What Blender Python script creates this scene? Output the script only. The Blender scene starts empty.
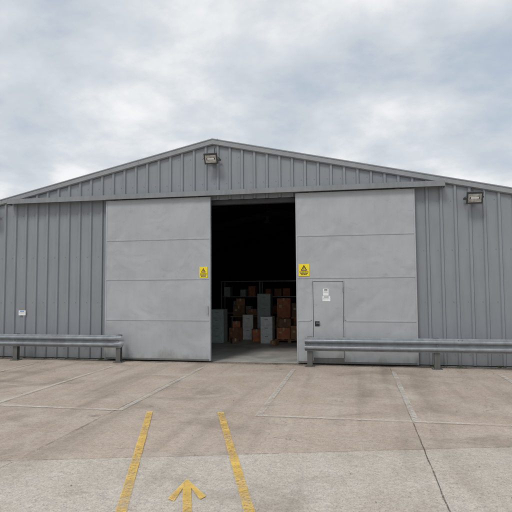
import bpy, bmesh, math, random
from mathutils import Vector, Matrix
random.seed(7)
K=1.24   # survey units -> metres
sc=bpy.context.scene

# ------------------------------------------------------------------ materials
def new_mat(name):
    m=bpy.data.materials.new(name); m.use_nodes=True
    nt=m.node_tree; b=nt.nodes['Principled BSDF']
    return m,nt,b
def N(nt,t,**kw):
    n=nt.nodes.new(t)
    for k,v in kw.items(): setattr(n,k,v)
    return n
def pos(nt,scale=(1,1,1)):
    g=N(nt,'ShaderNodeNewGeometry'); mp=N(nt,'ShaderNodeMapping')
    mp.inputs['Scale'].default_value=scale
    nt.links.new(g.outputs['Position'],mp.inputs['Vector']); return mp.outputs[0]
def noise(nt,vec,scale,detail=4,rough=.55,dist=0):
    n=N(nt,'ShaderNodeTexNoise'); n.inputs['Scale'].default_value=scale
    n.inputs['Detail'].default_value=detail; n.inputs['Roughness'].default_value=rough
    n.inputs['Distortion'].default_value=dist
    nt.links.new(vec,n.inputs['Vector']); return n.outputs['Fac']
def rng(nt,v,a,b,c,d):
    m=N(nt,'ShaderNodeMapRange'); nt.links.new(v,m.inputs[0])
    for i,x in enumerate((a,b,c,d)): m.inputs[i+1].default_value=x
    return m.outputs[0]
def math_(nt,op,a,b):
    m=N(nt,'ShaderNodeMath',operation=op)
    for i,x in enumerate((a,b)):
        if isinstance(x,(int,float)): m.inputs[i].default_value=x
        else: nt.links.new(x,m.inputs[i])
    return m.outputs[0]
def mix(nt,fac,a,b,mode='MIX'):
    m=N(nt,'ShaderNodeMix',data_type='RGBA',blend_type=mode)
    if isinstance(fac,(int,float)): m.inputs[0].default_value=fac
    else: nt.links.new(fac,m.inputs[0])
    for i,x in ((6,a),(7,b)):
        if isinstance(x,tuple): m.inputs[i].default_value=(*x[:3],1)
        else: nt.links.new(x,m.inputs[i])
    return m.outputs[2]
def scalecol(nt,col,val):
    m=N(nt,'ShaderNodeVectorMath',operation='SCALE')
    if isinstance(col,tuple): m.inputs[0].default_value=col[:3]
    else: nt.links.new(col,m.inputs[0])
    nt.links.new(val,m.inputs['Scale']); return m.outputs[0]
def bump(nt,b,h,dist,strength=1.0,prev=None):
    n=N(nt,'ShaderNodeBump'); n.inputs['Distance'].default_value=dist; n.inputs['Strength'].default_value=strength
    nt.links.new(h,n.inputs['Height'])
    if prev: nt.links.new(prev,n.inputs['Normal'])
    nt.links.new(n.outputs[0],b.inputs['Normal']); return n.outputs[0]

def painted(name,col,rough=.5,streak=.18,metal=0.0,oil=0.0,grime=.45,gh=.5,spec=.5,blot=None,scuff=0):
    m,nt,b=new_mat(name)
    st=noise(nt,pos(nt,(5,5,.6)),1.4,4,.55)
    bl=noise(nt,pos(nt),.9,4,.6)
    fi=noise(nt,pos(nt),45,2,.6)
    if blot is None: blot=streak*.6
    v=math_(nt,'ADD',rng(nt,st,.3,.7,-streak,streak*.6),rng(nt,bl,.3,.7,-blot,blot))
    v=math_(nt,'ADD',v,rng(nt,fi,.3,.7,-.03,.03))
    v=math_(nt,'ADD',v,1.0)
    c=scalecol(nt,col,v)
    if scuff:
        sf=noise(nt,pos(nt,(1.2,1,3.5)),2.2,6,.7,.5)
        c=mix(nt,rng(nt,sf,.60,.72,0,scuff),c,(.20,.19,.175))
        sf2=noise(nt,pos(nt,(9,9,1.2)),1.3,5,.65)
        c=mix(nt,rng(nt,sf2,.64,.74,0,scuff*.7),c,(.17,.15,.125))
    g=N(nt,'ShaderNodeNewGeometry'); sx=N(nt,'ShaderNodeSeparateXYZ'); nt.links.new(g.outputs['Position'],sx.inputs[0])
    z=math_(nt,'ADD',sx.outputs[2],rng(nt,noise(nt,pos(nt,(1,1,.4)),3,3),.3,.7,-.2,.2))
    gm=rng(nt,z,0,gh,grime,0)
    c=mix(nt,gm,c,(.11,.10,.08))
    nt.links.new(c,b.inputs['Base Color'])
    b.inputs['Metallic'].default_value=metal
    b.inputs['Specular IOR Level'].default_value=spec
    nt.links.new(rng(nt,bl,.3,.7,rough-.08,rough+.12),b.inputs['Roughness'])
    p=None
    if oil>0: p=bump(nt,b,noise(nt,pos(nt,(1,1,.8)),1.1,2,.5,.6),oil)
    bump(nt,b,fi,.0008,.6,p)
    return m
def simple(name,col,rough=.6,metal=0,var=.12,sc_=8):
    m,nt,b=new_mat(name)
    n=noise(nt,pos(nt),sc_,3)
    nt.links.new(scalecol(nt,col,rng(nt,n,.3,.7,1-var,1+var)),b.inputs['Base Color'])
    b.inputs['Roughness'].default_value=rough; b.inputs['Metallic'].default_value=metal
    return m

M_clad=painted('cladding_paint',(.232,.253,.277),.46,.07,oil=.010,grime=.35,spec=.6,scuff=.12)
M_door=painted('door_steel_paint',(.37,.387,.403),.38,.03,oil=.075,grime=.4,gh=.25,blot=.07,spec=.6,scuff=.28)
M_trim=painted('trim_grey',(.27,.285,.30),.5,.08)
M_track=painted('track_grey',(.215,.227,.238),.5,.14,scuff=.25)
M_edge=painted('door_edge_dark',(.16,.165,.17),.6,.15)
M_galv=painted('galvanised_steel',(.25,.27,.29),.45,.2,metal=.35,grime=.3,gh=.35,scuff=.3)
M_post=painted('post_steel',(.15,.157,.16),.6,.25,metal=.3,grime=.6,gh=.4)
M_roof=painted('roof_sheet',(.22,.23,.235),.6,.12)
M_black=simple('black_paint',(.02,.02,.02),.5)
M_yel=simple('sign_yellow',(.85,.66,.02),.4,var=.06)
M_white=simple('sign_white',(.78,.79,.79),.45,var=.05)
M_blue=simple('sign_blue',(.05,.2,.5),.45)
M_card=simple('cardboard',(.34,.17,.085),.85,var=.2)
M_card2=simple('cardboard_red',(.48,.18,.09),.85,var=.2)
M_card3=simple('cardboard_dull',(.20,.12,.075),.9,var=.2)
M_tape=simple('parcel_tape',(.45,.34,.2),.4)
M_cab=simple('cabinet_greygreen',(.38,.47,.45),.45)
M_cab2=simple('cabinet_lightgrey',(.66,.71,.69),.45)
M_wood=simple('wood',(.30,.18,.10),.7,var=.2)
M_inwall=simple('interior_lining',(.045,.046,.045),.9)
M_inframe=simple('frame_paint',(.05,.05,.055),.7)
M_floor=simple('interior_concrete',(.42,.41,.38),.55,var=.28,sc_=1.5)
M_lamp=simple('floodlight_housing',(.05,.05,.05),.5)
M_refl=simple('reflector',(.6,.6,.58),.35,.5)
M_grass=simple('weed_leaf',(.07,.10,.03),.8,var=.4)
M_stone=simple('grit',(.26,.23,.20),.9,var=.3,sc_=30)
m,nt,b=new_mat('floodlight_glass'); b.inputs['Roughness'].default_value=.12
b.inputs['Specular IOR Level'].default_value=.7
nt.links.new(scalecol(nt,(.42,.42,.39),rng(nt,noise(nt,pos(nt),14,2),.3,.7,.55,1.2)),b.inputs['Base Color'])
M_glass=m

def ground_mat(name,c1,c2,c3,crack=.5,stain=.5):
    m,nt,b=new_mat(name)
    big=noise(nt,pos(nt),.25,4,.6,.4); med=noise(nt,pos(nt),1.3,5,.65,.3); fine=noise(nt,pos(nt),16,4,.7)
    spk=noise(nt,pos(nt),70,2,.8)
    c=mix(nt,rng(nt,big,.38,.60,0,1),c1,c2)
    c=mix(nt,rng(nt,med,.42,.68,0,.85),c,c3)
    v=math_(nt,'ADD',rng(nt,fine,.25,.75,.78,1.20),rng(nt,spk,.3,.7,-.26,.26))
    c=scalecol(nt,c,v)
    # tyre-polished lanes, running into the doorway
    tr=noise(nt,pos(nt,(1.6,.12,1)),1.4,3,.5,.2)
    c=mix(nt,rng(nt,tr,.50,.72,0,.38*stain*2),c,(.18,.15,.125))
    # water / dirt stains with a ragged edge
    st=noise(nt,pos(nt,(.6,1,1)),.6,6,.68,.9)
    c=mix(nt,rng(nt,st,.53,.66,0,.42*stain*2),c,(.17,.138,.112))
    lt=noise(nt,pos(nt,(1,1.3,1)),.8,5,.65,1.2)
    c=mix(nt,rng(nt,lt,.57,.70,0,.35),c,(.56,.51,.46))
    vo=N(nt,'ShaderNodeTexVoronoi'); vo.inputs['Scale'].default_value=38; nt.links.new(pos(nt),vo.inputs['Vector'])
    vr=N(nt,'ShaderNodeSeparateColor'); nt.links.new(vo.outputs['Color'],vr.inputs[0])
    dot=math_(nt,'MULTIPLY',rng(nt,vo.outputs['Distance'],.18,.34,1,0),rng(nt,vr.outputs[0],.72,.8,0,.5))
    c=mix(nt,dot,c,(.09,.075,.065))
    vo2=N(nt,'ShaderNodeTexVoronoi'); vo2.inputs['Scale'].default_value=1.1
    nt.links.new(pos(nt),vo2.inputs['Vector'])
    vr2=N(nt,'ShaderNodeSeparateColor'); nt.links.new(vo2.outputs['Color'],vr2.inputs[0])
    dd=math_(nt,'ADD',vo2.outputs['Distance'],rng(nt,fine,.3,.7,-.06,.06))
    sp=math_(nt,'MULTIPLY',rng(nt,dd,.02,.15,1,0),rng(nt,vr2.outputs[1],.5,.8,0,.4))
    c=mix(nt,sp,c,(.07,.06,.055))
    wv=N(nt,'ShaderNodeTexNoise'); wv.inputs['Scale'].default_value=1.2; wv.inputs['Detail'].default_value=4
    nt.links.new(pos(nt),wv.inputs['Vector'])
    ad=N(nt,'ShaderNodeVectorMath',operation='MULTIPLY_ADD'); nt.links.new(wv.outputs['Color'],ad.inputs[0])
    ad.inputs[1].default_value=(1.2,1.2,0); nt.links.new(pos(nt),ad.inputs[2])
    vc=N(nt,'ShaderNodeTexVoronoi',feature='DISTANCE_TO_EDGE'); vc.inputs['Scale'].default_value=.2
    nt.links.new(ad.outputs[0],vc.inputs['Vector'])
    cr=math_(nt,'MULTIPLY',rng(nt,vc.outputs['Distance'],.0006,.002,1,0),rng(nt,med,.4,.6,0,crack))
    c=mix(nt,cr,c,(.07,.06,.05))
    nt.links.new(c,b.inputs['Base Color'])
    nt.links.new(rng(nt,st,.4,.66,.9,.7),b.inputs['Roughness']); b.inputs['Specular IOR Level'].default_value=.3
    h=math_(nt,'ADD',fine,math_(nt,'MULTIPLY',spk,.6))
    bump(nt,b,h,.007,.7)
    return m
M_ground=ground_mat('yard_concrete_brown',(.46,.378,.31),(.385,.315,.26),(.50,.425,.36),.4,.5)
M_slab=ground_mat('roadway_concrete',(.505,.455,.395),(.45,.40,.345),(.55,.505,.445),.25,.32)

def worn(name,col,keep_lo,keep_hi,mx=1.0,sc_=26):
    m,nt,b=new_mat(name)
    n1=noise(nt,pos(nt),sc_,5,.75); n2=noise(nt,pos(nt),1.6,3,.6)
    f=math_(nt,'ADD',n1,rng(nt,n2,.3,.7,-.12,.12))
    f=rng(nt,f,keep_lo,keep_hi,0,mx)
    dirt=noise(nt,pos(nt),5,4)
    nt.links.new(scalecol(nt,col,rng(nt,dirt,.3,.7,.75,1.08)),b.inputs['Base Color'])
    b.inputs['Roughness'].default_value=.7
    tr=N(nt,'ShaderNodeBsdfTransparent'); ms=N(nt,'ShaderNodeMixShader')
    nt.links.new(f,ms.inputs[0]); nt.links.new(tr.outputs[0],ms.inputs[1]); nt.links.new(b.outputs[0],ms.inputs[2])
    nt.links.new(ms.outputs[0],nt.nodes['Material Output'].inputs['Surface'])
    return m
M_pw=worn('worn_white_paint',(.72,.70,.66),.32,.64,.66)
M_py=worn('worn_yellow_paint',(.84,.55,.13),.30,.56,.86,34)
M_joint=worn('joint_sealant',(.09,.078,.066),.30,.52,.7)
M_joint2=worn('joint_faint',(.14,.12,.10),.36,.60,.55)
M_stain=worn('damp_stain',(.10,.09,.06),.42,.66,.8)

# ------------------------------------------------------------------ geometry helpers
class B:
    def __init__(s): s.bm=bmesh.new(); s.mats=[]
    def mi(s,m):
        if m not in s.mats: s.mats.append(m)
        return s.mats.index(m)
    def face(s,pts,m):
        vs=[s.bm.verts.new(Vector(p)*K) for p in pts]
        f=s.bm.faces.new(vs); f.material_index=s.mi(m); return f
    def box(s,x0,x1,y0,y1,z0,z1,m,bev=0,rot=None,about=None):
        bm=bmesh.new(); bmesh.ops.create_cube(bm,size=1)
        for v in bm.verts:
            v.co=Vector(((x0+x1)/2+v.co.x*(x1-x0),(y0+y1)/2+v.co.y*(y1-y0),(z0+z1)/2+v.co.z*(z1-z0)))
        if bev: bmesh.ops.bevel(bm,geom=bm.edges[:],offset=bev,segments=2,affect='EDGES',profile=.6)
        s.merge(bm,m,rot,about)
    def merge(s,bm,m,rot=None,about=None):
        idx=s.mi(m); mp={}
        for v in bm.verts:
            c=v.co.copy()
            if rot is not None:
                a=Vector(about); c=a+rot@(c-a)
            mp[v]=s.bm.verts.new(c*K)
        for f in bm.faces:
            nf=s.bm.faces.new([mp[v] for v in f.verts]); nf.material_index=idx
        bm.free()
    def cyl(s,p0,p1,r,m,seg=12,r2=None):
        p0=Vector(p0);p1=Vector(p1);d=p1-p0
        bm=bmesh.new()
        bmesh.ops.create_cone(bm,cap_ends=True,segments=seg,radius1=r,radius2=r if r2 is None else r2,depth=d.length)
        q=d.to_track_quat('Z','Y').to_matrix()
        for v in bm.verts: v.co=(p0+p1)/2+q@v.co
        s.merge(bm,m)
    def extrude_x(s,prof,x0,x1,m,closed=True):
        n=len(prof)
        for i in range(n if closed else n-1):
            a=prof[i];c=prof[(i+1)%n]
            s.face([(x0,a[0],a[1]),(x1,a[0],a[1]),(x1,c[0],c[1]),(x0,c[0],c[1])],m)
        if closed:
            s.face([(x0,y,z) for y,z in prof],m); s.face([(x1,y,z) for y,z in reversed(prof)],m)
    def obj(s,name,parent=None,loc=None,normals=True):
        bmesh.ops.remove_doubles(s.bm,verts=s.bm.verts,dist=1e-5)
        if normals: bmesh.ops.recalc_face_normals(s.bm,faces=s.bm.faces)
        me=bpy.data.meshes.new(name); s.bm.to_mesh(me); s.bm.free()
        for m in s.mats: me.materials.append(m)
        o=bpy.data.objects.new(name,me); sc.collection.objects.link(o)
        if parent is not None:
            me.transform(Matrix.Translation(-parent.location)); o.parent=parent
        elif loc is not None:
            l=Vector(loc)*K; me.transform(Matrix.Translation(-l)); o.location=l
        return o
def empty(name,loc):
    e=bpy.data.objects.new(name,None); e.location=Vector(loc)*K; e.empty_display_size=.3
    sc.collection.objects.link(e); return e

# ------------------------------------------------------------------ ground
AP=-3.22; AZ=5.12; SL=.222; XL=AP-9; XR=AP+9; DEEP=22
def roofz(x): return AZ-SL*abs(x-AP)
g=B(); g.face([(-400,-400,0),(400,-400,0),(400,400,0),(-400,400,0)],M_ground); g.obj('ground')
z1=.004; z2=.008; z3=.012
def eY(x): return -5.70+.262*(x-1.61)
g=B()
top=[(x,eY(x)+random.uniform(-.012,.012)) for x in [ -40+i*.4 for i in range(201)]]
for p,q in zip(top[:-1],top[1:]):
    g.face([(p[0],p[1]-60,z1),(q[0],q[1]-60,z1),(q[0],q[1],z1),(p[0],p[1],z1)],M_slab)
g.obj('concrete_roadway')
g=B()
def strip(g,p,q,w,z,m,seg=1,wob=0):
    p=Vector(p);q=Vector(q);d=(q-p).normalized();n=Vector((-d.y,d.x))
    prev=None
    for i in range(seg+1):
        c=p.lerp(q,i/seg)+n*random.uniform(-wob,wob); ww=w*random.uniform(1-.3*(wob>0),1+.3*(wob>0))/2
        cur=((c+n*ww),(c-n*ww))
        if prev: g.face([(*prev[0],z),(*prev[1],z),(*cur[1],z),(*cur[0],z)],m)
        prev=cur
strip(g,(.66,-4.9),(.60,-19),.012,z2,M_joint,80,.004)
strip(g,(.67,-.3),(.66,-4.9),.012,z2,M_joint2,40,.003)
for x in (-11.1,-7.14,-3.26,4.55):
    strip(g,(x,-.3),(x-.03,-19),.014,z2,M_joint2,90,.004)
strip(g,(-30,eY(-30)-.005),(30,eY(30)-.005),.014,z2+.001,M_joint2,160,.008)
strip(g,(-30,-.32),(30,-.32),.02,z2+.002,M_joint,60,.004)
g.obj('expansion_joints')
g=B()
for x in (-9.1,-7.15,-5.18,-3.2,-1.27,.70,2.64,4.6):
    strip(g,(x,-.95),(x,-4.80),.08,z3,M_pw)
strip(g,(-12,-4.84),(-3.16,-4.84),.07,z3,M_pw)
strip(g,(-1.31,-4.84),(6.6,-4.84),.07,z3,M_pw)
g.obj('parking_bay_markings')
g=B()
u=Vector((-.319,.948)); u.normalize(); n_=Vector((u.y,-u.x))
def yl(a,L):
    prev=None; n=int(L/.12)
    for i in range(n+1):
        c=a-u*(L*i/n); w1=.041+random.uniform(-.002,.002); w2=.041+random.uniform(-.002,.002)
        cur=(c+n_*w1,c-n_*w2)
        if prev: g.face([(*prev[0],z3+.001),(*prev[1],z3+.001),(*cur[1],z3+.001),(*cur[0],z3+.001)],M_py)
        prev=cur
yl(Vector((-2.76,-4.86)),7); yl(Vector((-1.80,-4.76)),7)
ap=Vector((-1.46,-7.20))
def P(f,r): q=ap+u*f+n_*r; return (q.x,q.y,z3+.001)
for s_ in (-1,1):
    g.face([P(0.03,0),P(-.38,s_*.15),P(-.44,s_*.10),P(-.185,s_*.034),P(-.10,0)],M_py)
g.face([P(-.1,0),P(-.185,.034),P(-1.25,.036),P(-1.25,-.036),P(-.185,-.034)],M_py)
g.obj('walkway_markings',normals=False)
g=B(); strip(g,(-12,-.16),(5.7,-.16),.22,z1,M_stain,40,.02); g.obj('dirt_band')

# ------------------------------------------------------------------ warehouse
W=empty('warehouse',(AP,DEEP/2,0))
OX0,OX1,OZ=-4.75,.25,3.72
pitch=.29; prof=[]
x=XL
while x<XR:
    for dx,y in ((0,0),(.085,0),(.105,-.036),(.150,-.036),(.170,0)):
        if x+dx<XR: prof.append((x+dx,y))
    x+=pitch
prof.append((XR,0))
pts=[]
for i,p in enumerate(prof[:-1]):
    pts.append(p); q=prof[i+1]
    for c in sorted((OX0,OX1,AP)):
        if p[0]<c<q[0]:
            t=(c-p[0])/(q[0]-p[0]); pts.append((c,p[1]+t*(q[1]-p[1])))
pts.append(prof[-1])
g=B()
for p,q in zip(pts[:-1],pts[1:]):
    mx=(p[0]+q[0])/2; zb=OZ if OX0<mx<OX1 else .03
    g.face([(p[0],p[1],zb),(q[0],q[1],zb),(q[0],q[1],roofz(q[0])-.03),(p[0],p[1],roofz(p[0])-.03)],M_clad)
def screw(x,z):
    g.cyl((x,-.002,z),(x,-.009,z),.006,M_edge,6)
x=XL
while x<XR-.1:
    for z in (.25,1.35,2.45,3.5,4.1,4.7):
        xx=x+.04
        if z<roofz(xx)-.1 and not (OX0-.05<xx<OX1+.05 and z<OZ): screw(xx,z)
    x+=pitch
g.obj('front_cladding',W)
g=B()
ze=roofz(XL); LZ=ze-.15
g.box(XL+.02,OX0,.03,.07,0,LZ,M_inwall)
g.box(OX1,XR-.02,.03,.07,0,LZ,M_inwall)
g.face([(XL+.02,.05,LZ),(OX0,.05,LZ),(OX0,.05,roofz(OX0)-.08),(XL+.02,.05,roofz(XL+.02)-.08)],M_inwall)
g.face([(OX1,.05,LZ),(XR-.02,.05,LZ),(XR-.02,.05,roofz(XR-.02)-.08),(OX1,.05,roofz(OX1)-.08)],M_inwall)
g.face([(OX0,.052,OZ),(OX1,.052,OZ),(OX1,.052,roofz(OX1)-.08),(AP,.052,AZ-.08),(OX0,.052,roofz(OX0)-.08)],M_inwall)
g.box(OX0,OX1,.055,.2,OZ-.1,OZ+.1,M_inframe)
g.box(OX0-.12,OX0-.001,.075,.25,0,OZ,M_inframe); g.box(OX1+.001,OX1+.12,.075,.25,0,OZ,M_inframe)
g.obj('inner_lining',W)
g=B()
def wav(x,side):
    yy=0.0
    while yy<DEEP:
        for d0,d1,o0,o1 in ((0,.12,0,0),(.12,.14,0,.034),(.14,.19,.034,.034),(.19,.21,.034,0),(.21,.29,0,0)):
            a_,b_=yy+d0,min(yy+d1,DEEP)
            g.face([(x+side*o0,a_,.03),(x+side*o1,b_,.03),(x+side*o1,b_,ze-.03),(x+side*o0,a_,ze-.03)],M_clad)
        yy+=.29
wav(XL,-1); wav(XR,1)
g.face([(XL,DEEP,0),(XR,DEEP,0),(XR,DEEP,ze),(AP,DEEP,AZ-.05),(XL,DEEP,ze)],M_clad)
g.obj('outer_walls',W)
g=B()
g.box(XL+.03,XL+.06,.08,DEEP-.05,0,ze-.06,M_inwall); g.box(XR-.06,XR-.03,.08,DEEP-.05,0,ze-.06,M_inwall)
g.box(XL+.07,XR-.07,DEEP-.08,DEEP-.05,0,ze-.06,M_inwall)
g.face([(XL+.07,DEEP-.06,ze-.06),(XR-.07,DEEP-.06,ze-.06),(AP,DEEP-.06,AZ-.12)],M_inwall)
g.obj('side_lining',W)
g=B()
for s_,xe in ((-1,XL-.12),(1,XR+.12)):
    ez=roofz(xe)
    g.face([(AP,-.05,AZ),(xe,-.05,ez),(xe,DEEP+.05,ez),(AP,DEEP+.05,AZ)],M_roof)
    g.face([(AP,-.03,AZ-.06),(xe,-.03,ez-.06),(xe,DEEP,ez-.06),(AP,DEEP,AZ-.06)],M_inwall)
    g.face([(xe,-.05,ez),(xe,DEEP+.05,ez),(xe,DEEP+.05,ez-.06),(xe,-.05,ez-.06)],M_roof)
    yy=.1
    while yy<DEEP:
        g.face([(AP,yy,AZ+.03),(xe,yy,ez+.03),(xe,yy+.05,ez+.03),(AP,yy+.05,AZ+.03)],M_roof)
        g.face([(AP,yy-.02,AZ+.001),(xe,yy-.02,ez+.001),(xe,yy,ez+.03),(AP,yy,AZ+.03)],M_roof)
        g.face([(AP,yy+.07,AZ+.001),(xe,yy+.07,ez+.001),(xe,yy+.05,ez+.03),(AP,yy+.05,AZ+.03)],M_roof)
        yy+=.33
g.box(AP-.12,AP+.12,-.02,DEEP,AZ+.0,AZ+.04,M_roof)
g.obj('roof',W)
g=B()
for xe in (XL-.14,XR+.14):
    n=5
    for i in range(n):
        a0=AP+(xe-AP)*i/n; a1=AP+(xe-AP)*(i+1)/n
        zt0,zt1=roofz(a0),roofz(a1)
        yo=-.075-(.003 if i%2 else 0)
        tp=.035
        g.face([(a0,yo,zt0+tp),(a1,yo,zt1+tp),(a1,yo,zt1-.085),(a0,yo,zt0-.085)],M_trim)
        g.face([(a0,yo,zt0-.085),(a1,yo,zt1-.085),(a1,-.04,zt1-.105),(a0,-.04,zt0-.105)],M_trim)
        g.face([(a0,yo,zt0+tp),(a1,yo,zt1+tp),(a1,.12,zt1+tp+.004),(a0,.12,zt0+tp+.004)],M_trim)
        g.face([(a0,yo-.012,zt0+tp+.004),(a1,yo-.012,zt1+tp+.004),(a1,yo-.012,zt1+tp-.018),(a0,yo-.012,zt0+tp-.018)],M_trim)
        g.face([(a0,yo-.012,zt0+tp-.018),(a1,yo-.012,zt1+tp-.018),(a1,yo-.001,zt1+tp-.018),(a0,yo-.001,zt0+tp-.018)],M_trim)
g.obj('barge_flashing',W)
g=B()
for xx,s_ in ((XL,-1),(XR,1)):
    g.box(min(xx-s_*.10,xx+s_*.05),max(xx-s_*.10,xx+s_*.05),-.05,.10,.03,ze-.12,M_trim)
g.obj('corner_flashing',W)
g=B()
for xx,s_ in ((XL-.06,-1),(XR+.06,1)):
    g.box(min(xx,xx+s_*.14),max(xx,xx+s_*.14),-.04,DEEP,ze-.17,ze-.05,M_trim)
g.obj('gutters',W)
TX0,TX1=-8.42,1.88
g=B()
def hood(x0,x1,dz=0,dy=0):
    g.extrude_x([(-.038,3.935+dz),(-.24-dy,3.905+dz),(-.245-dy,3.79+dz),(-.225-dy,3.79+dz),(-.225-dy,3.885+dz),(-.038,3.91+dz)],x0,x1,M_track)
hood(TX0,-5.8,-.006); hood(-5.8,-2.25); hood(-2.25,1.0,.003,.002); hood(1.0,TX1)
g.box(TX0-.008,TX0,-.242,-.038,3.77,3.90,M_track); g.box(TX1,TX1+.008,-.246,-.038,3.77,3.906,M_track)
g.cyl((TX0+.05,-.13,3.83),(TX1-.05,-.13,3.83),.03,M_edge,10)
x=TX0+.4
while x<TX1:
    g.box(x,x+.05,-.2,-.038,3.86,3.88,M_edge); x+=.75
g.obj('door_track',W)
def door(x0,x1,yc,wicket=None):
    g=B(); zt=3.775; zb=.035; yf=yc-.025; yb=yc+.025
    hs=[zb,.95,1.89,2.82,zt]
    for i in range(4):
        a0,a1=hs[i],hs[i+1]
        if wicket and i<2:
            wx0,wx1,wt=wicket
            g.box(x0+.03,wx0-.008,yf,yb,a0+.004,a1-.004,M_door,.003)
            g.box(wx1+.008,x1-.03,yf,yb,a0+.004,a1-.004,M_door,.003)
            if i==1: g.box(wx0-.0075,wx1+.0075,yf+.0005,yb,wt+.008,a1-.004,M_door,.002)
        else:
            g.box(x0+.03,x1-.03,yf,yb,a0+.004,a1-.004,M_door,.003)
    def cover(a,b_,z): g.box(a,b_,yf-.009,yf+.003,z-.018,z+.018,M_door,.004)
    if not wicket:
        for z in hs[1:4]: cover(x0+.03,x1-.03,z)
    else:
        wx0,wx1,wt=wicket
        cover(x0+.03,x1-.03,hs[3]); cover(x0+.03,x1-.03,hs[2])
        cover(x0+.03,wx0-.06,hs[1]); cover(wx1+.06,x1-.03,hs[1])
    g.box(x0,x0+.032,yf-.006,yb+.03,zb,zt,M_door,.004); g.box(x1-.032,x1,yf-.006,yb+.03,zb,zt,M_door,.004)
    g.box(x0+.033,x1-.033,yf-.005,yb+.03,zt-.03,zt+.002,M_door,.004)
    g.box(x0+.033,x1-.033,yf-.005,yb+.03,zb-.002,zb+.04,M_edge,.004)
    for z in hs[1:4]: g.box(x0+.04,x1-.04,yb+.001,yb+.04,z-.03,z+.03,M_edge)
    for hx in (x0+.35,x1-.35):
        g.box(hx-.05,hx+.05,yc-.01,yc+.01,zt-.05,zt+.09,M_edge)
    for z in hs[2:4]:
        xx=x0+.12
        while xx<x1-.08:
            g.cyl((xx,yf-.008,z),(xx,yf-.012,z),.006,M_door,6); xx+=.21
    return g
door(-5.83,-3.245,-.115).obj('sliding_door',W)
WX0,WX1,WT=-.915,-.27,1.80
door(-1.285,1.275,-.115,(WX0,WX1,WT)).obj('sliding_door',W)
g=B()
g.box(WX0,WX1,-.143,-.095,.15,WT,M_door,.004)
g.box(WX0-.008,WX1+.008,-.139,-.095,.075,.148,M_edge)
for a0,a1,b0,b1 in ((WX0-.028,WX0-.010,.08,WT+.028),(WX1+.010,WX1+.028,.08,WT+.028)):
    g.box(a0,a1,-.150,-.139,b0,b1,M_door,.003)
g.box(WX0-.009,WX1+.009,-.150,-.139,WT+.010,WT+.028,M_door,.003)
for z in (.35,1.0,1.62): g.cyl((WX1+.004,-.152,z-.05),(WX1+.004,-.152,z+.05),.010,M_edge,10)
g.box(WX0+.03,WX0+.13,-.150,-.1425,.83,.94,M_black,.004)
g.cyl((WX0+.075,-.149,.90),(WX0+.075,-.175,.90),.012,M_galv,10)
g.box(WX0+.06,WX0+.15,-.182,-.170,.893,.907,M_galv,.003)
g.obj('wicket_door',W)
g=B()
x=-3.31
g.box(x-.010,x+.010,-.180,-.168,1.08,1.28,M_door,.004)
g.box(x-.009,x+.009,-.168,-.1465,1.09,1.11,M_door); g.box(x-.009,x+.009,-.168,-.1465,1.25,1.27,M_door)
g.obj('pull_handle',W)
g=B(); g.face([(XL+.1,-.05,.006),(XR-.1,-.05,.006),(XR-.1,DEEP-.1,.006),(XL+.1,DEEP-.1,.006)],M_floor)
g.obj('interior_floor',W)
g=B()
for yy in (.45,5.6,10,15,20):
    for s_,xe in ((-1,XL+.12),(1,XR-.12)):
        g.box(min(xe,xe-s_*.18),max(xe,xe-s_*.18),yy-.06,yy+.06,0,ze-.1,M_inframe)
        for (d0,d1,ya,yb_) in ((.10,.13,-.06,.06),(.33,.36,-.06,.06),(.13,.33,-.008,.008)):
            x1_=xe
            g.face([(AP,yy+ya,AZ-d0),(x1_,yy+ya,roofz(x1_)-d0),(x1_,yy+yb_,roofz(x1_)-d0),(AP,yy+yb_,AZ-d0)],M_inframe)
            g.face([(AP,yy+ya,AZ-d0),(x1_,yy+ya,roofz(x1_)-d0),(x1_,yy+ya,roofz(x1_)-d1),(AP,yy+ya,AZ-d1)],M_inframe)
            g.face([(AP,yy+ya,AZ-d1),(x1_,yy+ya,roofz(x1_)-d1),(x1_,yy+yb_,roofz(x1_)-d1),(AP,yy+yb_,AZ-d1)],M_inframe)
for i in range(-7,8):
    if i==0: continue
    px=AP+i*1.15; g.box(px-.03,px+.03,.1,DEEP-.1,roofz(px)-.16,roofz(px)-.08,M_inframe)
g.obj('portal_frames',W)

g=B(); lx,ly=-2.72,4.6
g.cyl((lx,ly,4.8),(lx,ly,3.95),.008,M_inframe,6)
g.cyl((lx,ly,3.95),(lx,ly,3.86),.05,M_inframe,14)
g.cyl((lx,ly,3.74),(lx,ly,3.86),.13,M_inframe,20,.06)
g.obj('pendant_lamp',loc=(lx,ly,3.8))

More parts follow.
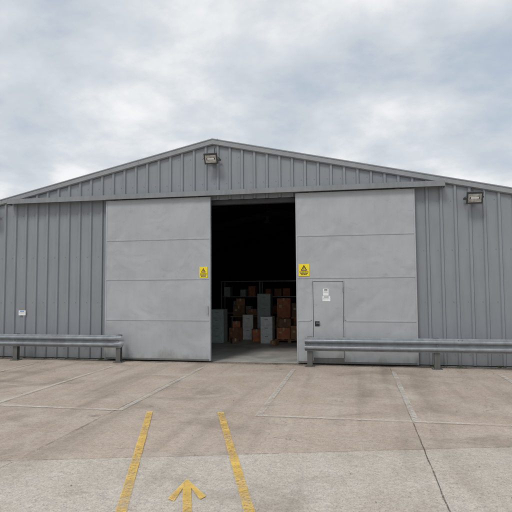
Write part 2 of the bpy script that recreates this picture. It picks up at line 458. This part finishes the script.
# ------------------------------------------------------------------ interior goods
def cabinet(x,y,w,d,h,n,m,z=0.01,rz=0):
    g=B(); R=Matrix.Rotation(rz,3,'Z'); ab=(x,y,0)
    g.box(x-w/2,x+w/2,y-d/2,y+d/2,z,z+h,m,.006,R,ab)
    dh=(h-.05)/n
    for i in range(n):
        z0=z+.03+i*dh
        g.box(x-w/2+.015,x+w/2-.015,y-d/2-.014,y-d/2+.004,z0+.008,z0+dh-.008,m,.004,R,ab)
        g.box(x-.05,x+.05,y-d/2-.03,y-d/2-.013,z0+dh*.7,z0+dh*.7+.018,M_galv,.003,R,ab)
    g.obj('filing_cabinet',loc=(x,y,z))
def carton(x,y,w,d,h,z=0.01,rz=0,m=None,label=True):
    m=m or M_card; g=B(); R=Matrix.Rotation(rz,3,'Z'); ab=(x,y,0)
    g.box(x-w/2,x+w/2,y-d/2,y+d/2,z,z+h,m,.006,R,ab)
    g.box(x-.025,x+.025,y-d/2-.0025,y+d/2+.0025,z+h-.09,z+h+.0025,M_tape,0,R,ab)
    if label: g.box(x-w*.35,x-w*.15,y-d/2-.003,y-d/2+.001,z+h*.5,z+h*.65,M_tape,0,R,ab)
    g.obj('cardboard_box',loc=(x,y,z))
def pallet(x,y,w=.9,d=.8,z=.01):
    g=B()
    for i in range(5):
        xx=x-w/2+i*(w-.09)/4; g.box(xx,xx+.09,y-d/2,y+d/2,z+.09,z+.107,M_wood,.002)
    for yy in (y-d/2,y-.035,y+d/2-.07):
        g.box(x-w/2,x+w/2,yy,yy+.07,z+.07,z+.0895,M_wood,.002)
        for xx in (x-w/2,x-.05,x+w/2-.1): g.box(xx,xx+.1,yy,yy+.07,z,z+.0695,M_wood,.002)
    g.obj('wooden_pallet',loc=(x,y,z))
cabinet(-4.20,4.2,.42,.5,1.02,4,M_cab)
cabinet(-2.66,4.2,.36,.5,.80,3,M_cab2)
cabinet(-2.98,5.6,.44,.5,1.48,4,M_cab)
cabinet(-3.50,5.3,.34,.45,.80,2,M_cab2,rz=.15)
pallet(-2.0,4.6,.9,.7)
carton(-2.20,4.5,.42,.45,.34,.118,.06,M_card2); carton(-1.76,4.5,.38,.45,.40,.118,-.05,M_card)
carton(-2.12,4.5,.36,.40,.26,.462,-.12,M_card3,False)
pallet(-2.1,5.7,.9,.7)
carton(-2.35,5.6,.44,.5,.6,.118,0,M_card); carton(-1.88,5.6,.42,.5,.62,.118,0,M_card2)
carton(-2.33,5.6,.44,.5,.62,.72,.04,M_card2); carton(-1.85,5.6,.40,.5,.44,.74,-.05,M_card3)
carton(-3.95,6.0,.4,.4,.34,.74,.1,M_card3); carton(-3.48,6.1,.36,.4,.22,.74,-.1,M_card,False)
carton(-3.92,6.0,.3,.35,.24,1.085,.25,M_card,False)
carton(-3.10,4.6,.26,.35,.38,.01,.25,M_card2,False)
carton(-3.82,4.9,.34,.3,.40,.01,-.35,M_card)
carton(-3.80,4.9,.24,.26,.20,.415,.15,M_card2,False)
carton(-3.64,3.9,.20,.24,.16,.01,.5,M_card3,False)
carton(-2.36,3.6,.18,.20,.13,.01,-.4,M_card,False)
g=B(); g.box(-4.2,-3.2,5.7,6.4,.70,.735,M_wood,.004)
for xx in (-4.17,-3.28):
    for yy in (5.74,6.32): g.box(xx,xx+.05,yy,yy+.05,.01,.6995,M_edge,.003)
g.box(-4.1,-3.3,6.34,6.36,.3,.6995,M_wood); g.obj('desk',loc=(-3.7,6.05,0))
# steel shelving behind, loaded
g=B(); sx0,sx1,sy0,sy1=-4.9,-2.0,7.2,7.7
for xx in (sx0,(sx0+sx1)/2,sx1):
    for yy in (sy0,sy1): g.box(xx-.02,xx+.02,yy-.02,yy+.02,.01,1.95,M_galv)
for z in (.15,.75,1.35,1.92): g.box(sx0-.019,sx1+.019,sy0-.019,sy1+.019,z,z+.03,M_galv)
for z in (.18,.78,1.38):
    xx=sx0+.08
    while xx<sx1-.3:
        w_=random.uniform(.18,.34); h_=random.uniform(.15,.45)
        if random.random()<.8 and abs(xx+w_/2-(sx0+sx1)/2)>.2:
            g.box(xx,xx+w_,sy0+random.uniform(.0,.08),sy1-.05,z+.001,z+h_,random.choice([M_card,M_card3,M_cab,M_card2]),.004)
        xx+=w_+random.uniform(.02,.12)
g.obj('storage_shelving',loc=((sx0+sx1)/2,7.4,0))

# ------------------------------------------------------------------ guardrails
def guardrail(x0,x1,posts,ends):
    E=empty('guardrail',((x0+x1)/2,-.45,0))
    zb=.335; H=.285; yc=-.47
    pr=[(0,0),(.004,.014),(.030,.032),(.060,.046),(.068,.062),(.068,.084),(.060,.100),(.030,.114),(.008,.128),(.002,.1425)]
    full=pr+[(y,.285-z) for y,z in reversed(pr[:-1])]
    path=[(yc-y,zb+z) for y,z in full]
    g=B()
    def beam(a,b_,off=0):
        for i in range(len(path)-1):
            p=path[i];q=path[i+1]
            g.face([(a,p[0]+off,p[1]),(b_,p[0]+off,p[1]),(b_,q[0]+off,q[1]),(a,q[0]+off,q[1])],M_galv)
            g.face([(a,p[0]+off+.006,p[1]),(b_,p[0]+off+.006,p[1]),(b_,q[0]+off+.006,q[1]),(a,q[0]+off+.006,q[1])],M_galv)
        for (y,z) in (path[0],path[-1]):
            g.face([(a,y+off,z),(b_,y+off,z),(b_,y+off+.006,z),(a,y+off+.006,z)],M_galv)
    L=3.2; x=x0
    cuts=[x0]
    while x<x1-.5: x=min(x+L,x1); cuts.append(x)
    for i in range(len(cuts)-1):
        beam(cuts[i]-(.14 if i else 0),cuts[i+1],-.003*(i%2))
        if i:
            for bx in (-.11,-.04):
                for bz in (.03,.255): g.cyl((cuts[i]+bx,yc-.006-.02,zb+bz),(cuts[i]+bx,yc-.05,zb+bz),.009,M_post,6)
    for xe,s_ in ends:
        for i in range(len(path)-1):
            p=path[i];q=path[i+1]
            a_=[(xe,p[0]-.004,p[1]),(xe,q[0]-.004,q[1])]
            fl=lambda y,z:(xe+s_*.16,(y-yc)*.25+yc-.004,(z-zb-.1425)*.94+zb+.1425)
            g.face([a_[0],a_[1],fl(*q),fl(*p)],M_galv)
            fl2=lambda y,z:(xe+s_*(.16+.07*math.sqrt(max(0,1-((z-zb-.1425)/.1425)**2))),(y-yc)*.1+yc+.02,(z-zb-.1425)*.92+zb+.1425)
            g.face([fl(*p),fl(*q),fl2(*q),fl2(*p)],M_galv)
    g.obj('beam',E)
    g=B()
    for px in posts:
        g.box(px-.055,px+.055,-.452,-.444,.0,.625,M_post)
        g.box(px-.055,px+.055,-.354,-.346,.0,.625,M_post)
        g.box(px-.004,px+.004,-.4438,-.3542,.0,.625,M_post)
        g.box(px-.045,px+.045,-.4695,-.4525,zb+.03,zb+.26,M_post)
        g.cyl((px,yc-.006,zb+.1425),(px,yc-.022,zb+.1425),.016,M_galv,8)
        g.box(px-.10,px+.10,-.50,-.30,.0,.014,M_post,.003)
        for bx in (-.085,.085):
            for by in (-.485,-.315): g.cyl((px+bx,by,.014),(px+bx,by,.028),.009,M_galv,6)
    g.obj('posts',E)
guardrail(-11.8,-5.42,[-10.6,-7.96,-5.34],[(-5.42,1)])
guardrail(-1.08,5.9,[-.98,1.60,4.2],[])

# ------------------------------------------------------------------ floodlights
def floodlight(x,z,s=1.0,tilt=28):
    E=empty('floodlight',(x,-.25,z))
    R=Matrix.Rotation(math.radians(tilt),3,'X'); c=(x,-.27,z)
    g=B(); w,h,d=.17*s,.135*s,.11*s
    def ring(hw,hh,y): return [(x-hw,c[1]+y,z-hh),(x+hw,c[1]+y,z-hh),(x+hw,c[1]+y,z+hh),(x-hw,c[1]+y,z+hh)]
    bm=bmesh.new()
    rs=[[bm.verts.new(p) for p in ring(w,h,-.05)],[bm.verts.new(p) for p in ring(w,h,-.015)],[bm.verts.new(p) for p in ring(w*.88,h*.85,-.01)],[bm.verts.new(p) for p in ring(w*.6,h*.55,d)]]
    for a_,b_ in zip(rs[:-1],rs[1:]):
        for i in range(4): bm.faces.new([a_[i],a_[(i+1)%4],b_[(i+1)%4],b_[i]])
    bm.faces.new(rs[-1]); bm.faces.new(rs[0])
    g.merge(bm,M_lamp,R,c)
    g.box(x-w*.80,x+w*.80,c[1]-.054,c[1]-.049,z-h*.74,z+h*.66,M_glass,0,R,c)
    g.box(x-w*.5,x+w*.5,c[1]-.0565,c[1]-.0545,z-.014,z+.014,M_white,0,R,c)
    g.box(x-w*.62,x-w*.5,c[1]-.057,c[1]-.0545,z-.022,z+.022,M_lamp,0,R,c)
    g.box(x+w*.5,x+w*.62,c[1]-.057,c[1]-.0545,z-.022,z+.022,M_lamp,0,R,c)
    for i in range(5):
        xx=x-w*.5+i*w*.25; g.box(xx-.004,xx+.004,c[1]+.02,c[1]+d+.02,z-h*.5,z+h*.5,M_lamp,0,R,c)
    g.obj('housing',E)
    g=B()
    for s_ in (-1,1): g.box(x+s_*(w+.016)-.005,x+s_*(w+.016)+.005,c[1]-.02,-.075,z-.015,z+.015,M_lamp,.002)
    g.box(x-w-.021,x+w+.021,-.075,-.065,z-.02,z+.02,M_lamp,.002)
    g.box(x-.06,x+.06,-.0645,-.035,z-.08,z+.12,M_lamp,.003)
    g.cyl((x+.02,-.055,z+.10),(x+.02,-.055,z+.30),.010,M_lamp,8)
    g.obj('bracket',E)
floodlight(-3.19,4.64,.92); floodlight(2.45,3.52,.95); floodlight(-8.93,3.55,.95)

# ------------------------------------------------------------------ signs
def warn(x,z,w,h,y=-.150):
    g=B(); g.box(x-w/2,x+w/2,y-.004,y,z-h/2,z+h/2,M_yel,.001)
    yy=y-.006; s=w*.30; cz=z+h*.17
    g.face([(x-s,yy,cz-s*.8),(x+s,yy,cz-s*.8),(x,yy,cz+s*.95)],M_black)
    g.face([(x-s*.55,yy-.001,cz-s*.55),(x+s*.55,yy-.001,cz-s*.55),(x,yy-.001,cz+s*.45)],M_yel)
    g.face([(x-s*.12,yy-.002,cz-s*.45),(x+s*.12,yy-.002,cz-s*.45),(x+s*.14,yy-.002,cz+s*.2),(x-s*.14,yy-.002,cz+s*.2)],M_black)
    for i,ww in enumerate((.40,.36,.28)):
        zz=z-h*.19-i*h*.11
        xx=x-w*ww
        while xx<x+w*ww-.006:
            l=random.uniform(.01,.03); l=min(l,x+w*ww-xx)
            g.face([(xx,yy,zz),(xx+l,yy,zz),(xx+l,yy,zz+h*.07),(xx,yy,zz+h*.07)],M_black); xx+=l+.006
    g.obj('warning_sign',loc=(x,y,z),normals=False)
warn(-3.41,2.04,.19,.25,-.1475); warn(-1.11,2.06,.24,.27,-.1475)
def notice(x,z,w,h,y,top,name='notice_sign',bars=5):
    g=B(); g.box(x-w/2,x+w/2,y-.003,y,z-h/2,z+h/2,M_white,.001)
    yy=y-.0045
    g.face([(x-w*.3,yy,z+h*.26),(x+w*.3,yy,z+h*.26),(x+w*.3,yy,z+h*.40),(x-w*.3,yy,z+h*.40)],top)
    for i in range(bars):
        zz=z+h*.12-i*h*.11; xx=x-w*.38
        while xx<x+w*.30:
            l=min(random.uniform(.008,.02),x+w*.34-xx)
            g.face([(xx,yy,zz),(xx+l,yy,zz),(xx+l,yy,zz+h*.03),(xx,yy,zz+h*.03)],M_edge); xx+=l+.010
    g.obj(name,loc=(x,y,z),normals=False)
notice(-.64,1.57,.12,.15,-.1435,M_black,bars=3); notice(-.63,1.43,.17,.11,-.1435,M_edge,bars=3)
notice(-8.08,1.10,.19,.12,-.038,M_blue,bars=3)

# ------------------------------------------------------------------ weeds, grit
g=B()
for _ in range(45):
    side=random.random()
    if side<.6: cx=random.uniform(-10.8,-5.9)
    else: cx=random.uniform(1.35,4.4)
    cy=random.uniform(-.12,-.05)
    for b_ in range(random.randint(4,10)):
        a_=random.uniform(0,math.tau); l=random.uniform(.02,.07); r=random.uniform(.01,.05)
        bx,by=cx+random.uniform(-.04,.04),cy+random.uniform(-.02,.02)
        dx,dy=math.cos(a_)*r,math.sin(a_)*r*.6
        g.face([(bx-.004,by,.005),(bx+.004,by,.005),(bx+dx*.6+.003,by+dy*.6,l*.7),(bx+dx,by+dy,l)],M_grass)
g.obj('weeds',normals=False)
g=B()
for _ in range(260):
    x=random.uniform(-8,4.5); y=random.choice([random.uniform(-.9,-.2),random.uniform(-9,-.5)])
    r=random.uniform(.003,.009)
    bm=bmesh.new(); bmesh.ops.create_icosphere(bm,subdivisions=1,radius=r)
    for v in bm.verts: v.co=Vector((v.co.x*random.uniform(.7,1.3)+x,v.co.y*random.uniform(.7,1.3)+y,v.co.z*.6+.012))
    g.merge(bm,M_stone)
g.obj('gravel')

# ------------------------------------------------------------------ sky / light
w=bpy.data.worlds.new('World'); sc.world=w; w.use_nodes=True; nt=w.node_tree
bg=nt.nodes['Background']; out=nt.nodes['World Output']
sky=N(nt,'ShaderNodeTexSky',sky_type='NISHITA'); sky.sun_disc=False
EL,AZM=math.radians(52),math.radians(200)
sky.sun_elevation=EL; sky.sun_rotation=AZM
nt.links.new(sky.outputs[0],bg.inputs[0]); bg.inputs[1].default_value=.13
tc=N(nt,'ShaderNodeTexCoord'); sx=N(nt,'ShaderNodeSeparateXYZ'); nt.links.new(tc.outputs['Generated'],sx.inputs[0])
zz=math_(nt,'ADD',math_(nt,'MAXIMUM',sx.outputs[2],0.0),.30)
cx=N(nt,'ShaderNodeCombineXYZ')
nt.links.new(math_(nt,'DIVIDE',sx.outputs[0],zz),cx.inputs[0]); nt.links.new(math_(nt,'DIVIDE',sx.outputs[1],zz),cx.inputs[1])
cx.inputs[2].default_value=5.3
v=cx.outputs[0]
n1=noise(nt,v,3.4,8,.55,.1); n2=noise(nt,v,1.3,3,.5,.3)
f=math_(nt,'ADD',math_(nt,'MULTIPLY',n1,.5),math_(nt,'MULTIPLY',n2,.5))
cr=N(nt,'ShaderNodeValToRGB'); nt.links.new(f,cr.inputs[0])
e=cr.color_ramp.elements
e[0].position=.38; e[0].color=(.54,.60,.67,1)
e[1].position=.60; e[1].color=(.92,.93,.94,1)
x_=e.new(.45); x_.color=(.60,.65,.705,1)
x_=e.new(.505); x_.color=(.69,.73,.77,1)
x_=e.new(.55); x_.color=(.81,.835,.86,1)
bg2=N(nt,'ShaderNodeBackground'); nt.links.new(cr.outputs[0],bg2.inputs[0]); bg2.inputs[1].default_value=1.0
ms=N(nt,'ShaderNodeMixShader'); nt.links.new(rng(nt,f,.34,.44,.72,.98),ms.inputs[0])
nt.links.new(bg.outputs[0],ms.inputs[1]); nt.links.new(bg2.outputs[0],ms.inputs[2]); nt.links.new(ms.outputs[0],out.inputs['Surface'])
w.cycles.sampling_method='MANUAL'; w.cycles.sample_map_resolution=256

sd=bpy.data.lights.new('sun','SUN'); sd.energy=1.45; sd.angle=math.radians(16); sd.color=(1,.96,.9)
so=bpy.data.objects.new('sun',sd); sc.collection.objects.link(so)
dirv=Vector((math.sin(AZM)*math.cos(EL),math.cos(AZM)*math.cos(EL),math.sin(EL)))
so.rotation_euler=dirv.to_track_quat('Z','Y').to_euler(); so.location=(0,-30,40)

# ------------------------------------------------------------------ camera
cd=bpy.data.cameras.new('camera'); cam=bpy.data.objects.new('camera',cd); sc.collection.objects.link(cam)
cd.sensor_width=36; cd.lens=36*520/512; cd.clip_end=2000
cam.matrix_world=Matrix.Translation(Vector((0,-11.6,1.65))*K)@(Matrix.Rotation(math.radians(10.8),4,'Z')@Matrix.Rotation(math.radians(93.63),4,'X')@Matrix.Rotation(math.radians(-.37),4,'Z'))
sc.camera=cam
sc.view_settings.view_transform='Standard'; sc.view_settings.look='None'; sc.view_settings.exposure=0
